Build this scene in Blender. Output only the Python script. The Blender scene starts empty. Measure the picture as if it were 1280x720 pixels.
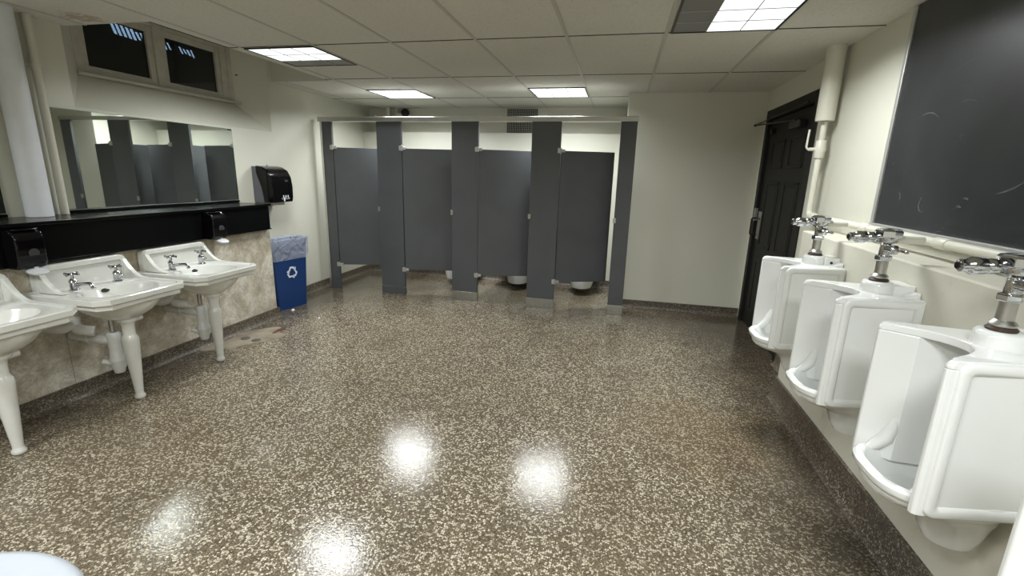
import bpy, bmesh, math, random
from mathutils import Vector, Matrix
from math import sin, cos, pi, radians

random.seed(7)
SC = bpy.context.scene
COL = SC.collection

# ------------------------------------------------------------------ camera
F_PX = 586.0
PITCH, YAW, ROLL, CAM_H = radians(-13.7), radians(12.35), radians(1.56), 1.51
fw = Vector((-sin(YAW) * cos(PITCH), cos(YAW) * cos(PITCH), sin(PITCH)))
rt = Vector((cos(YAW), sin(YAW), 0))
up = rt.cross(fw)
rt, up = rt * cos(ROLL) + up * sin(ROLL), up * cos(ROLL) - rt * sin(ROLL)
cam_data = bpy.data.cameras.new('camera')
cam_data.sensor_width = 36.0
cam_data.lens = F_PX / 1280.0 * 36.0
cam_data.clip_start = 0.02
cam = bpy.data.objects.new('camera', cam_data)
COL.objects.link(cam)
m = Matrix((rt, up, -fw)).transposed().to_4x4()
m.translation = Vector((0, 0, CAM_H))
cam.matrix_world = m
SC.camera = cam

# ------------------------------------------------------------------ light / exposure
LAMP_WATTS = 38.0        # per full ceiling fixture
LENS_GLOW = 1.15         # brightness of the lit plastic lens itself
world = bpy.data.worlds.new('world')
SC.world = world
world.use_nodes = True
world.node_tree.nodes['Background'].inputs[0].default_value = (0.02, 0.022, 0.03, 1)
world.node_tree.nodes['Background'].inputs[1].default_value = 0.15
SC.view_settings.view_transform = 'Standard'
SC.view_settings.look = 'None'
SC.view_settings.exposure = 0.14
SC.view_settings.gamma = 1.0
SC.view_settings.use_curve_mapping = False

# room dimensions (m): x to the right, y into the room, z up
ZC = 2.39          # ceiling
XL = -3.70         # upper left wall
XM = -3.385        # marble faced lower wall on the left
XR = 1.41          # right wall
XU = 1.19          # urinal ledge face
YF = 5.55          # face of the right-hand back wall
YB = 6.70          # back wall behind the stalls
YN = -1.6          # wall behind the camera

# ------------------------------------------------------------------ materials
def new_mat(name):
    mt = bpy.data.materials.new(name)
    mt.use_nodes = True
    return mt, mt.node_tree.nodes, mt.node_tree.links, mt.node_tree.nodes['Principled BSDF']

def simple(name, col, rough=0.5, metal=0.0, coat=0.0, spec=0.5, var=0.0, vscale=6.0, bump=0.0, bscale=60.0, col2=None, trans=0.0, alpha=1.0):
    mt, N, L, B = new_mat(name)
    B.inputs['Roughness'].default_value = rough
    B.inputs['Metallic'].default_value = metal
    B.inputs['Specular IOR Level'].default_value = spec
    B.inputs['Coat Weight'].default_value = coat
    B.inputs['Coat Roughness'].default_value = 0.06
    B.inputs['Transmission Weight'].default_value = trans
    B.inputs['Alpha'].default_value = alpha
    tc = N.new('ShaderNodeTexCoord')
    no = N.new('ShaderNodeTexNoise')
    no.inputs['Scale'].default_value = vscale
    no.inputs['Detail'].default_value = 5
    L.new(tc.outputs['Object'], no.inputs['Vector'])
    mx = N.new('ShaderNodeMixRGB')
    c2 = col2 if col2 else tuple(c * (1 - var) for c in col)
    mx.inputs[1].default_value = (*col, 1)
    mx.inputs[2].default_value = (*c2, 1)
    rp = N.new('ShaderNodeValToRGB')
    rp.color_ramp.elements[0].position = 0.42
    rp.color_ramp.elements[1].position = 0.68
    L.new(no.outputs['Fac'], rp.inputs[0])
    L.new(rp.outputs[0], mx.inputs[0])
    L.new(mx.outputs[0], B.inputs['Base Color'])
    if bump:
        n2 = N.new('ShaderNodeTexNoise')
        n2.inputs['Scale'].default_value = bscale
        n2.inputs['Detail'].default_value = 3
        L.new(tc.outputs['Object'], n2.inputs['Vector'])
        bp = N.new('ShaderNodeBump')
        bp.inputs['Strength'].default_value = bump
        bp.inputs['Distance'].default_value = 0.01
        L.new(n2.outputs['Fac'], bp.inputs['Height'])
        L.new(bp.outputs[0], B.inputs['Normal'])
    return mt

def mth(N, L, op, a, b=None, clamp=False):
    n = N.new('ShaderNodeMath'); n.operation = op; n.use_clamp = clamp
    for i, v in enumerate((a, b)):
        if v is None: continue
        if isinstance(v, (int, float)): n.inputs[i].default_value = v
        else: L.new(v, n.inputs[i])
    return n.outputs[0]

def mixc(N, L, f, a, b, mode='MIX'):
    n = N.new('ShaderNodeMixRGB'); n.blend_type = mode
    for i, v in enumerate((f, a, b)):
        if isinstance(v, (int, float)): n.inputs[i].default_value = v
        elif isinstance(v, tuple): n.inputs[i].default_value = (*v, 1)
        else: L.new(v, n.inputs[i])
    return n.outputs[0]

def ramp(N, L, src, p0, p1, c0=(0, 0, 0), c1=(1, 1, 1)):
    n = N.new('ShaderNodeValToRGB')
    n.color_ramp.elements[0].position = p0; n.color_ramp.elements[1].position = p1
    n.color_ramp.elements[0].color = (*c0, 1); n.color_ramp.elements[1].color = (*c1, 1)
    L.new(src, n.inputs[0])
    return n.outputs[0]

def noise(N, L, vec, scale, detail=4, rough=0.5, dist=0.0):
    n = N.new('ShaderNodeTexNoise')
    n.inputs['Scale'].default_value = scale; n.inputs['Detail'].default_value = detail
    n.inputs['Roughness'].default_value = rough; n.inputs['Distortion'].default_value = dist
    L.new(vec, n.inputs['Vector'])
    return n.outputs['Fac']

def terrazzo(name, floor=True):
    mt, N, L, B = new_mat(name)
    tc = N.new('ShaderNodeTexCoord'); P = tc.outputs['Object']
    wob = N.new('ShaderNodeTexNoise'); wob.inputs['Scale'].default_value = 60
    L.new(P, wob.inputs['Vector'])
    vm = N.new('ShaderNodeVectorMath'); vm.operation = 'SCALE'; vm.inputs[3].default_value = 0.008
    L.new(wob.outputs['Color'], vm.inputs[0])
    va = N.new('ShaderNodeVectorMath'); va.operation = 'ADD'
    L.new(P, va.inputs[0]); L.new(vm.outputs[0], va.inputs[1])
    V = va.outputs[0]
    sc = 108 if floor else 120
    v = N.new('ShaderNodeTexVoronoi'); v.inputs['Scale'].default_value = sc
    L.new(V, v.inputs['Vector'])
    e = N.new('ShaderNodeTexVoronoi'); e.feature = 'DISTANCE_TO_EDGE'; e.inputs['Scale'].default_value = sc
    L.new(V, e.inputs['Vector'])
    sep = N.new('ShaderNodeSeparateColor'); L.new(v.outputs['Color'], sep.inputs[0])
    edge = ramp(N, L, e.outputs['Distance'], 0.06, 0.12)
    chip = ramp(N, L, sep.outputs[0], 0.64, 0.67)
    chipm = mth(N, L, 'MULTIPLY', chip, edge)
    v2 = N.new('ShaderNodeTexVoronoi'); v2.inputs['Scale'].default_value = sc * 2.1
    L.new(V, v2.inputs['Vector'])
    sep2 = N.new('ShaderNodeSeparateColor'); L.new(v2.outputs['Color'], sep2.inputs[0])
    fine = ramp(N, L, sep2.outputs[1], 0.66, 0.74)
    if floor:
        base = mixc(N, L, sep.outputs[1], (0.072, 0.056, 0.038), (0.145, 0.115, 0.080))
        chipcol = mixc(N, L, sep.outputs[2], (0.42, 0.365, 0.265), (0.78, 0.725, 0.585))
        finecol = (0.29, 0.245, 0.168)
    else:
        base = mixc(N, L, sep.outputs[1], (0.036, 0.030, 0.024), (0.072, 0.060, 0.047))
        chipcol = mixc(N, L, sep.outputs[2], (0.15, 0.13, 0.10), (0.33, 0.29, 0.23))
        finecol = (0.13, 0.112, 0.088)
    c = mixc(N, L, mth(N, L, 'MULTIPLY', fine, 0.7), base, finecol)
    c = mixc(N, L, chipm, c, chipcol)
    # broad wear and grime
    g1 = ramp(N, L, noise(N, L, P, 0.9, 5, 0.6), 0.38, 0.72)
    c = mixc(N, L, mth(N, L, 'MULTIPLY', g1, 0.38), c, (0.17, 0.125, 0.072))
    g2 = ramp(N, L, noise(N, L, P, 2.3, 6, 0.65, 0.6), 0.5, 0.75)
    c = mixc(N, L, mth(N, L, 'MULTIPLY', g2, 0.42), c, (0.06, 0.047, 0.032))
    g3 = ramp(N, L, noise(N, L, P, 7.0, 5, 0.6, 0.4), 0.52, 0.72)
    c = mixc(N, L, mth(N, L, 'MULTIPLY', g3, 0.22), c, (0.075, 0.06, 0.042))
    if floor:
        # dirt tide lines along the foot of the side walls and the worn urinal strip
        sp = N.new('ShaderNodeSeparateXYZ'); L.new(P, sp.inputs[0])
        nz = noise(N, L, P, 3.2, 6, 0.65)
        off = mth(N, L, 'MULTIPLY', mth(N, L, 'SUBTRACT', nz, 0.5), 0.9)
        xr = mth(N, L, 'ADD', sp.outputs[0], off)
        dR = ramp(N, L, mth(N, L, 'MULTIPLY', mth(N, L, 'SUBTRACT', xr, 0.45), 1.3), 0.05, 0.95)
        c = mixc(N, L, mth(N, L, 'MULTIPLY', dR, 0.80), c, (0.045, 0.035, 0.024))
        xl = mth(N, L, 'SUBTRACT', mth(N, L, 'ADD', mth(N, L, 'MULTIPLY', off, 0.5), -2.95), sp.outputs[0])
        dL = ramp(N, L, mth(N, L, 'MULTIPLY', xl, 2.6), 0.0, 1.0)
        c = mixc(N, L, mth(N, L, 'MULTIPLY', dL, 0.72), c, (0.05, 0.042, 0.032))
        yb = mth(N, L, 'SUBTRACT', mth(N, L, 'ADD', sp.outputs[1], mth(N, L, 'MULTIPLY', off, 1.2)), 4.3)  # floor turns darker and browner towards the far end
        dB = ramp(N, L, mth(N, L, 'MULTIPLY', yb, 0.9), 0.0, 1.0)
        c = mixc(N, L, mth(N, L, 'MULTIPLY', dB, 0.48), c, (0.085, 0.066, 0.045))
        # ochre rust patch in front of the urinals
        vd = N.new('ShaderNodeVectorMath'); vd.operation = 'DISTANCE'
        L.new(P, vd.inputs[0]); vd.inputs[1].default_value = (0.62, 2.75, 0)
        dd = mth(N, L, 'ADD', vd.outputs['Value'], off)
        rs = ramp(N, L, dd, 0.15, 0.6, (1, 1, 1), (0, 0, 0))
        c = mixc(N, L, mth(N, L, 'MULTIPLY', rs, 0.28), c, (0.17, 0.105, 0.045))
    L.new(c, B.inputs['Base Color'])
    B.inputs['Specular IOR Level'].default_value = 0.30
    rr = ramp(N, L, noise(N, L, P, 5, 4), 0.3, 0.8, (0.05,) * 3 if floor else (0.3,) * 3, (0.12,) * 3 if floor else (0.5,) * 3)
    L.new(rr, B.inputs['Roughness'])
    b1 = N.new('ShaderNodeBump'); b1.inputs['Strength'].default_value = 0.7; b1.inputs['Distance'].default_value = 0.0009
    hsum = mth(N, L, 'ADD', mth(N, L, 'MULTIPLY', noise(N, L, P, 95, 2), 1.0), mth(N, L, 'MULTIPLY', chipm, 0.12))
    L.new(hsum, b1.inputs['Height'])
    L.new(b1.outputs[0], B.inputs['Normal'])
    return mt

def marble(name):
    mt, N, L, B = new_mat(name)
    tc = N.new('ShaderNodeTexCoord'); P = tc.outputs['Object']
    a = noise(N, L, P, 4.5, 9, 0.72, 0.35)
    c = ramp(N, L, a, 0.40, 0.62, (0.40, 0.35, 0.26), (0.74, 0.70, 0.60))
    b = noise(N, L, P, 5.0, 7, 0.75, 0.6)
    vein = ramp(N, L, mth(N, L, 'ABSOLUTE', mth(N, L, 'SUBTRACT', b, 0.5)), 0.0, 0.035, (1, 1, 1), (0, 0, 0))
    c = mixc(N, L, mth(N, L, 'MULTIPLY', vein, 0.5), c, (0.27, 0.235, 0.18))
    sp = N.new('ShaderNodeSeparateXYZ'); L.new(P, sp.inputs[0])
    # vertical brown weeping below the dark fascia
    mp = N.new('ShaderNodeMapping'); mp.inputs['Scale'].default_value = (1, 9, 1.4); L.new(P, mp.inputs[0])
    st = ramp(N, L, noise(N, L, mp.outputs[0], 1.0, 5, 0.6), 0.5, 0.72)
    zz = ramp(N, L, sp.outputs[2], 0.45, 0.9)
    c = mixc(N, L, mth(N, L, 'MULTIPLY', mth(N, L, 'MULTIPLY', st, zz), 0.75), c, (0.32, 0.23, 0.13))
    wh = ramp(N, L, noise(N, L, P, 6.5, 2, 0.4), 0.68, 0.72)
    c = mixc(N, L, mth(N, L, 'MULTIPLY', wh, 0.6), c, (0.72, 0.70, 0.66))
    # slab seams
    fr = mth(N, L, 'FRACT', mth(N, L, 'MULTIPLY', mth(N, L, 'ADD', sp.outputs[1], 1.45), 1 / 1.2))
    seam = mth(N, L, 'LESS_THAN', fr, 0.004)
    c = mixc(N, L, mth(N, L, 'MULTIPLY', seam, 0.6), c, (0.13, 0.11, 0.09))
    L.new(c, B.inputs['Base Color'])
    B.inputs['Roughness'].default_value = 0.38
    return mt

def plaster(name, col, stain=None):
    mt, N, L, B = new_mat(name)
    tc = N.new('ShaderNodeTexCoord'); P = tc.outputs['Object']
    a = ramp(N, L, noise(N, L, P, 1.3, 6, 0.6), 0.35, 0.7)
    c = mixc(N, L, mth(N, L, 'MULTIPLY', a, 0.5), col, tuple(x * 0.93 for x in col))
    if stain:
        s = ramp(N, L, noise(N, L, P, 9, 6, 0.7, 1.0), 0.60, 0.74)
        c = mixc(N, L, mth(N, L, 'MULTIPLY', s, 0.35), c, stain)
    L.new(c, B.inputs['Base Color'])
    B.inputs['Roughness'].default_value = 0.42
    bp = N.new('ShaderNodeBump'); bp.inputs['Strength'].default_value = 0.15; bp.inputs['Distance'].default_value = 0.01
    L.new(noise(N, L, P, 14, 5, 0.6), bp.inputs['Height']); L.new(bp.outputs[0], B.inputs['Normal'])
    return mt

def ceiling_tile(name):
    mt, N, L, B = new_mat(name)
    tc = N.new('ShaderNodeTexCoord'); P = tc.outputs['Object']
    a = ramp(N, L, noise(N, L, P, 0.9, 4), 0.3, 0.7)
    c = mixc(N, L, a, (0.70, 0.685, 0.615), (0.64, 0.625, 0.555))
    f = ramp(N, L, noise(N, L, P, 70, 4, 0.7), 0.52, 0.66)
    c = mixc(N, L, mth(N, L, 'MULTIPLY', f, 0.40), c, (0.42, 0.405, 0.355))
    # reddish water stain near the window
    vd = N.new('ShaderNodeVectorMath'); vd.operation = 'DISTANCE'
    L.new(P, vd.inputs[0]); vd.inputs[1].default_value = (-3.38, 2.58, ZC)
    dd = mth(N, L, 'ADD', vd.outputs['Value'], mth(N, L, 'MULTIPLY', mth(N, L, 'SUBTRACT', noise(N, L, P, 14, 5, 0.7, 1.5), 0.5), 0.55))
    s = ramp(N, L, dd, 0.04, 0.12, (1, 1, 1), (0, 0, 0))
    c = mixc(N, L, mth(N, L, 'MULTIPLY', s, 0.6), c, (0.33, 0.17, 0.10))
    L.new(c, B.inputs['Base Color'])
    B.inputs['Roughness'].default_value = 0.9
    bp = N.new('ShaderNodeBump'); bp.inputs['Strength'].default_value = 0.5; bp.inputs['Distance'].default_value = 0.006
    L.new(noise(N, L, P, 55, 4, 0.65), bp.inputs['Height']); L.new(bp.outputs[0], B.inputs['Normal'])
    return mt

def chalk(name):
    mt, N, L, B = new_mat(name)
    tc = N.new('ShaderNodeTexCoord'); P = tc.outputs['Object']
    a = ramp(N, L, noise(N, L, P, 1.6, 5, 0.6, 0.8), 0.4, 0.75)
    c = mixc(N, L, a, (0.020, 0.022, 0.024), (0.034, 0.037, 0.040))
    mp = N.new('ShaderNodeMapping'); mp.inputs['Scale'].default_value = (1, 1.6, 3.2); mp.inputs['Rotation'].default_value = (0.5, 0, 0); L.new(P, mp.inputs[0])
    b = noise(N, L, mp.outputs[0], 2.2, 3, 0.5, 0.8)
    line = ramp(N, L, mth(N, L, 'ABSOLUTE', mth(N, L, 'SUBTRACT', b, 0.5)), 0.0, 0.006, (1, 1, 1), (0, 0, 0))
    mask = ramp(N, L, noise(N, L, P, 3.4, 2), 0.60, 0.70)
    c = mixc(N, L, mth(N, L, 'MULTIPLY', mth(N, L, 'MULTIPLY', line, mask), 0.35), c, (0.30, 0.31, 0.31))
    L.new(c, B.inputs['Base Color'])
    B.inputs['Roughness'].default_value = 0.36
    return mt

def emis(name, col, s):
    mt, N, L, B = new_mat(name)
    B.inputs['Base Color'].default_value = (0.8, 0.8, 0.8, 1)
    B.inputs['Emission Color'].default_value = (*col, 1)
    B.inputs['Emission Strength'].default_value = s
    return mt

def film(name, col, alpha, rough):
    mt, N, L, B = new_mat(name)
    tr = N.new('ShaderNodeBsdfTransparent'); tr.inputs[0].default_value = (0.93, 0.95, 1, 1)
    mx = N.new('ShaderNodeMixShader')
    tc = N.new('ShaderNodeTexCoord')
    nz = noise(N, L, tc.outputs['Object'], 12, 3, 0.5, 1.0)
    fac = ramp(N, L, nz, 0.2, 0.8, (alpha - 0.03,) * 3, (min(1, alpha + 0.05),) * 3)
    L.new(fac, mx.inputs[0]); L.new(tr.outputs[0], mx.inputs[1]); L.new(B.outputs[0], mx.inputs[2])
    L.new(mx.outputs[0], N['Material Output'].inputs[0])
    B.inputs['Base Color'].default_value = (*col, 1); B.inputs['Roughness'].default_value = rough
    bp = N.new('ShaderNodeBump'); bp.inputs['Strength'].default_value = 1.0; bp.inputs['Distance'].default_value = 0.03
    L.new(nz, bp.inputs['Height']); L.new(bp.outputs[0], B.inputs['Normal'])
    return mt

def glass_dark(name):
    mt, N, L, B = new_mat(name)
    B.inputs['Base Color'].default_value = (0.010, 0.012, 0.015, 1)
    B.inputs['Roughness'].default_value = 0.03
    B.inputs['Specular IOR Level'].default_value = 0.8
    tr = N.new('ShaderNodeBsdfTransparent'); tr.inputs[0].default_value = (0.3, 0.34, 0.38, 1)
    mx = N.new('ShaderNodeMixShader'); mx.inputs[0].default_value = 0.75
    L.new(tr.outputs[0], mx.inputs[1]); L.new(B.outputs[0], mx.inputs[2])
    L.new(mx.outputs[0], N['Material Output'].inputs[0])
    return mt

M = {}
M['chalkline'] = simple('faint_chalk', (0.085, 0.088, 0.090), 0.8, var=0.5, vscale=60)
M['slash_glow'] = emis('window_slash_glow', (0.72, 0.86, 1.0), 45.0)  # emission for the strips added outside the window
M['floor'] = terrazzo('floor_terrazzo', True)
M['base'] = terrazzo('baseboard_terrazzo', False)
M['marble'] = marble('weathered_marble')
M['wall'] = plaster('cream_painted_plaster', (0.66, 0.65, 0.555))
M['wall_low'] = plaster('scuffed_cream_plaster', (0.62, 0.60, 0.51), (0.36, 0.32, 0.24))
M['tile'] = ceiling_tile('acoustic_ceiling_tile')
M['tbar'] = simple('painted_grid', (0.50, 0.49, 0.43), 0.5)
M['gap'] = simple('dark_gap', (0.05, 0.048, 0.042), 0.9)
M['chrome'] = simple('chrome', (0.55, 0.56, 0.58), 0.08, 1.0, var=0.1)
M['steel'] = simple('brushed_steel', (0.50, 0.49, 0.46), 0.38, 1.0, var=0.15, vscale=30)
M['alu'] = simple('satin_aluminium', (0.62, 0.62, 0.60), 0.32, 1.0, var=0.08)
M['aluframe'] = simple('dull_aluminium', (0.52, 0.52, 0.50), 0.42, 0.5, var=0.1)
M['porc'] = simple('white_vitreous_china', (0.78, 0.79, 0.77), 0.14, 0, 0.5, var=0.02)
M['porcs'] = simple('aged_white_enamel', (0.76, 0.76, 0.71), 0.18, 0, 0.5, var=0.07, vscale=9)
M['pvc'] = simple('white_pvc', (0.72, 0.72, 0.69), 0.4, var=0.12, vscale=14)
M['panel'] = simple('charcoal_partition', (0.094, 0.100, 0.108), 0.42, var=0.12, vscale=3)
M['black'] = simple('glossy_black_laminate', (0.003, 0.0032, 0.0034), 0.2, spec=0.22)
M['blackp'] = simple('black_plastic', (0.003, 0.003, 0.0035), 0.10, spec=0.3)
M['smoke'] = simple('grey_smoke_plastic', (0.13, 0.135, 0.155), 0.3)
M['smoke2'] = simple('tinted_sight_window', (0.05, 0.05, 0.052), 0.15)
M['door'] = simple('dark_painted_door', (0.011, 0.0105, 0.0085), 0.6, spec=0.3, var=0.2)
M['blackm'] = simple('black_metal', (0.004, 0.004, 0.004), 0.35)
M['win'] = simple('old_white_window_paint', (0.56, 0.54, 0.47), 0.5, var=0.15, vscale=12, bump=0.15)
M['pane'] = glass_dark('night_glass')
M['pipe'] = simple('cream_pipe_paint', (0.66, 0.645, 0.55), 0.38, var=0.06, bump=0.1, bscale=30)
M['pipew'] = simple('white_wrapped_pipe', (0.74, 0.76, 0.80), 0.45, var=0.06, bump=0.15, bscale=14)
M['chalk'] = chalk('slate_chalkboard')
M['blue'] = simple('recycling_blue_plastic', (0.008, 0.040, 0.155), 0.4, var=0.1)
M['logo'] = simple('white_print', (0.70, 0.74, 0.80), 0.6)
M['liner'] = film('clear_plastic_liner', (0.55, 0.60, 0.70), 0.42, 0.25)
M['paper'] = simple('white_paper', (0.82, 0.82, 0.79), 0.8)
M['lens'] = emis('lit_diffuser', (0.95, 1.0, 0.99), LENS_GLOW)
M['louvre'] = simple('louvre_white', (0.40, 0.41, 0.41), 0.4)
M['louvred'] = simple('unlit_louvre', (0.20, 0.20, 0.195), 0.4)
M['conc'] = simple('bare_concrete_patch', (0.30, 0.255, 0.19), 0.6, col2=(0.15, 0.122, 0.088), vscale=5, bump=0.3)
M['lead'] = simple('grey_drain_metal', (0.13, 0.125, 0.11), 0.5, 0.5)
M['rust'] = simple('rust_stain', (0.10, 0.035, 0.022), 0.7)
M['rubber'] = simple('rusty_gasket', (0.06, 0.035, 0.022), 0.6, var=0.4, vscale=40)
M['grille'] = simple('painted_grille', (0.50, 0.49, 0.44), 0.5)
M['dark'] = simple('duct_shadow', (0.012, 0.012, 0.012), 0.8)
M['crack'] = simple('crack_dark', (0.03, 0.027, 0.022), 0.9)
M['can'] = simple('grey_blue_can_plastic', (0.40, 0.425, 0.46), 0.35, var=0.06)
M['wood'] = simple('off_white_noz', (0.55, 0.56, 0.57), 0.35)
mm, N_, L_, B_ = new_mat('silvered_mirror')
B_.inputs['Base Color'].default_value = (0.72, 0.76, 0.72, 1); B_.inputs['Metallic'].default_value = 1; B_.inputs['Roughness'].default_value = 0.015
M['mirror'] = mm
M['glassedge'] = simple('green_glass_edge', (0.42, 0.56, 0.47), 0.2)

# ------------------------------------------------------------------ mesh helpers
class MB:
    def __init__(s): s.b = bmesh.new()
    def face(s, pts):
        try: return s.b.faces.new([s.b.verts.new(p) for p in pts])
        except ValueError: return None
    def box(s, x0, x1, y0, y1, z0, z1, rot=None, piv=None):
        if x0 > x1: x0, x1 = x1, x0
        if y0 > y1: y0, y1 = y1, y0
        if z0 > z1: z0, z1 = z1, z0
        P = [Vector(p) for p in [(x0, y0, z0), (x1, y0, z0), (x1, y1, z0), (x0, y1, z0), (x0, y0, z1), (x1, y0, z1), (x1, y1, z1), (x0, y1, z1)]]
        if rot is not None:
            pv = Vector(piv) if piv else Vector(((x0 + x1) / 2, (y0 + y1) / 2, (z0 + z1) / 2))
            P = [rot @ (p - pv) + pv for p in P]
        v = [s.b.verts.new(p) for p in P]
        for f in ((3, 2, 1, 0), (4, 5, 6, 7), (0, 1, 5, 4), (1, 2, 6, 5), (2, 3, 7, 6), (3, 0, 4, 7)):
            s.b.faces.new([v[i] for i in f])
        return s
    def prism(s, poly, axis, a, c):
        def mk(p, t):
            if axis == 'x': return (t, p[0], p[1])
            if axis == 'y': return (p[0], t, p[1])
            return (p[0], p[1], t)
        A = [s.b.verts.new(mk(p, a)) for p in poly]
        C = [s.b.verts.new(mk(p, c)) for p in poly]
        n = len(poly)
        f1 = s.b.faces.new(A); f2 = s.b.faces.new(C[::-1])
        for i in range(n):
            s.b.faces.new((A[(i + 1) % n], A[i], C[i], C[(i + 1) % n]))
        return s
    def rings(s, R, cap0=True, cap1=True, closed=False):
        V = [[s.b.verts.new(p) for p in r] for r in R]
        n = len(R[0])
        k = len(V) if closed else len(V) - 1
        for i in range(k):
            a, c = V[i], V[(i + 1) % len(V)]
            for j in range(n):
                s.b.faces.new((a[j], a[(j + 1) % n], c[(j + 1) % n], c[j]))
        if cap0 and not closed: s.b.faces.new(V[0][::-1])
        if cap1 and not closed: s.b.faces.new(V[-1])
        return s
    def lathe(s, prof, o=(0, 0, 0), d=(0, 0, 1), n=24, cap0=True, cap1=True):
        d = Vector(d).normalized(); o = Vector(o)
        u = d.orthogonal().normalized(); w = d.cross(u)
        R = []
        for r, h in prof:
            R.append([o + d * h + (u * cos(2 * pi * i / n) + w * sin(2 * pi * i / n)) * max(r, 1e-4) for i in range(n)])
        return s.rings(R, cap0, cap1)
    def tube(s, pts, r, n=12):
        pts = [Vector(p) for p in pts]
        rr = r if isinstance(r, (list, tuple)) else [r] * len(pts)
        R = []; u = None
        for i, p in enumerate(pts):
            t = (pts[min(i + 1, len(pts) - 1)] - pts[max(i - 1, 0)]).normalized()
            if u is None: u = t.orthogonal().normalized()
            else: u = (u - t * u.dot(t)).normalized()
            w = t.cross(u)
            R.append([p + (u * cos(2 * pi * j / n) + w * sin(2 * pi * j / n)) * rr[i] for j in range(n)])
        return s.rings(R)
    def done(s, name, mat, parent=None, bevel=0.0, seg=2, ang=35, smooth=True, loc=None, mats=None, recalc=True):
        if recalc: bmesh.ops.recalc_face_normals(s.b, faces=s.b.faces)
        me = bpy.data.meshes.new(name)
        s.b.to_mesh(me); s.b.free()
        o = bpy.data.objects.new(name, me)
        COL.objects.link(o)
        me.materials.append(M[mat] if isinstance(mat, str) else mat)
        for x in (mats or []): me.materials.append(M[x])
        if parent: o.parent = parent
        if loc: o.location = loc
        if smooth:
            for p in me.polygons: p.use_smooth = True
            me.set_sharp_from_angle(angle=radians(ang))
        if bevel:
            md = o.modifiers.new('bevel', 'BEVEL'); md.width = bevel; md.segments = seg
            md.limit_method = 'ANGLE'; md.angle_limit = radians(40); md.harden_normals = False
        return o

def bend(pts, r=0.03, k=5):
    """polyline with rounded corners"""
    P = [Vector(p) for p in pts]; out = [P[0]]
    for i in range(1, len(P) - 1):
        a = (P[i - 1] - P[i]); b = (P[i + 1] - P[i])
        q = min(r, a.length * 0.49, b.length * 0.49)
        s0 = P[i] + a.normalized() * q; s1 = P[i] + b.normalized() * q
        for t in range(k + 1):
            t /= k
            out.append(s0 * (1 - t) ** 2 + P[i] * 2 * t * (1 - t) + s1 * t ** 2)
    out.append(P[-1])
    return out

def thing(name, label, cat, loc=(0, 0, 0), rz=0.0, group=None):
    o = bpy.data.objects.new(name, None); COL.objects.link(o)
    o.empty_display_size = 0.1
    o.location = loc; o.rotation_euler = (0, 0, rz)
    o['label'] = label; o['category'] = cat
    if group: o['group'] = group
    return o

def tag(o, label, cat, group=None, kind=None):
    o['label'] = label; o['category'] = cat
    if group: o['group'] = group
    if kind: o['kind'] = kind
    return o

def struct(o, label=None, cat=None):
    o['kind'] = 'structure'
    if label: o['label'] = label
    if cat: o['category'] = cat
    return o

def sthing(name, label, cat, loc=(0, 0, 0)):
    return struct(thing(name, label, cat, loc))

def dup(root, loc, rz=None, label=None, group=None):
    r = root.copy(); COL.objects.link(r); r.location = loc
    if rz is not None: r.rotation_euler = (0, 0, rz)
    if label: r['label'] = label
    if group: r['group'] = group
    for ch in list(root.children):
        c = ch.copy(); COL.objects.link(c); c.parent = r
        for g in ch.children:
            d = g.copy(); COL.objects.link(d); d.parent = c
    return r

# ------------------------------------------------------------------ STRUCTURE
b = MB(); b.box(-4.1, XR + 0.3, YN - 0.1, YB + 0.2, -0.1, 0)
struct(b.done('floor', 'floor', smooth=False), 'speckled brown and cream terrazzo floor with grimy worn areas', 'floor')

# ceiling with an open slot in front of the window recess
GX, GY0, GY1 = -3.0, 2.71, 4.66
b = MB()
b.box(GX, XR, YN, YF, ZC, ZC + 0.03)
b.box(GX, 0.02, YF, YB, ZC, ZC + 0.03)
b.box(XL, GX, YN, GY0, ZC, ZC + 0.03)
b.box(XL, GX, GY1, YB, ZC, ZC + 0.03)
ceil = struct(b.done('ceiling', 'tile', smooth=False), 'dropped ceiling of off-white textured tiles', 'ceiling')
g = MB()
for k in range(-4, 4):
    x = -1.035 + 0.622 * k
    for (ya, yb_) in (((YN, GY0), (GY1, YB)) if x < GX else ((YN, YB if x < 0.02 else YF),)):
        g.box(x - 0.011, x + 0.011, ya, yb_, ZC - 0.004, ZC + 0.001)
g.done('ceiling_grid', 'tbar', ceil, smooth=False)
g = MB()
ys = [4.57 - 1.224 * k for k in range(-1, 6)]
for y in ys:
    if y < YN: continue
    x0 = XL if not (GY0 < y < GY1) else GX
    g.box(x0, XR if y < YF else 0.02, y - 0.005, y + 0.005, ZC - 0.003, ZC + 0.001)
g.done('ceiling_joint', 'gap', ceil, smooth=False)
b = MB()
b.box(XL - 0.3, GX, GY0 - 0.02, GY1 + 0.02, 2.86, 2.89)
b.box(XL, GX, GY0 - 0.02, GY0 - 0.001, ZC + 0.03, 2.86)
b.box(XL, GX, GY1 + 0.001, GY1 + 0.02, ZC + 0.03, 2.86)
b.box(GX, GX + 0.02, GY0, GY1, ZC + 0.03, 2.86)
struct(b.done('ceiling_recess', 'wall', smooth=False), 'white lining of the raised slot above the window', 'ceiling')

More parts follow.
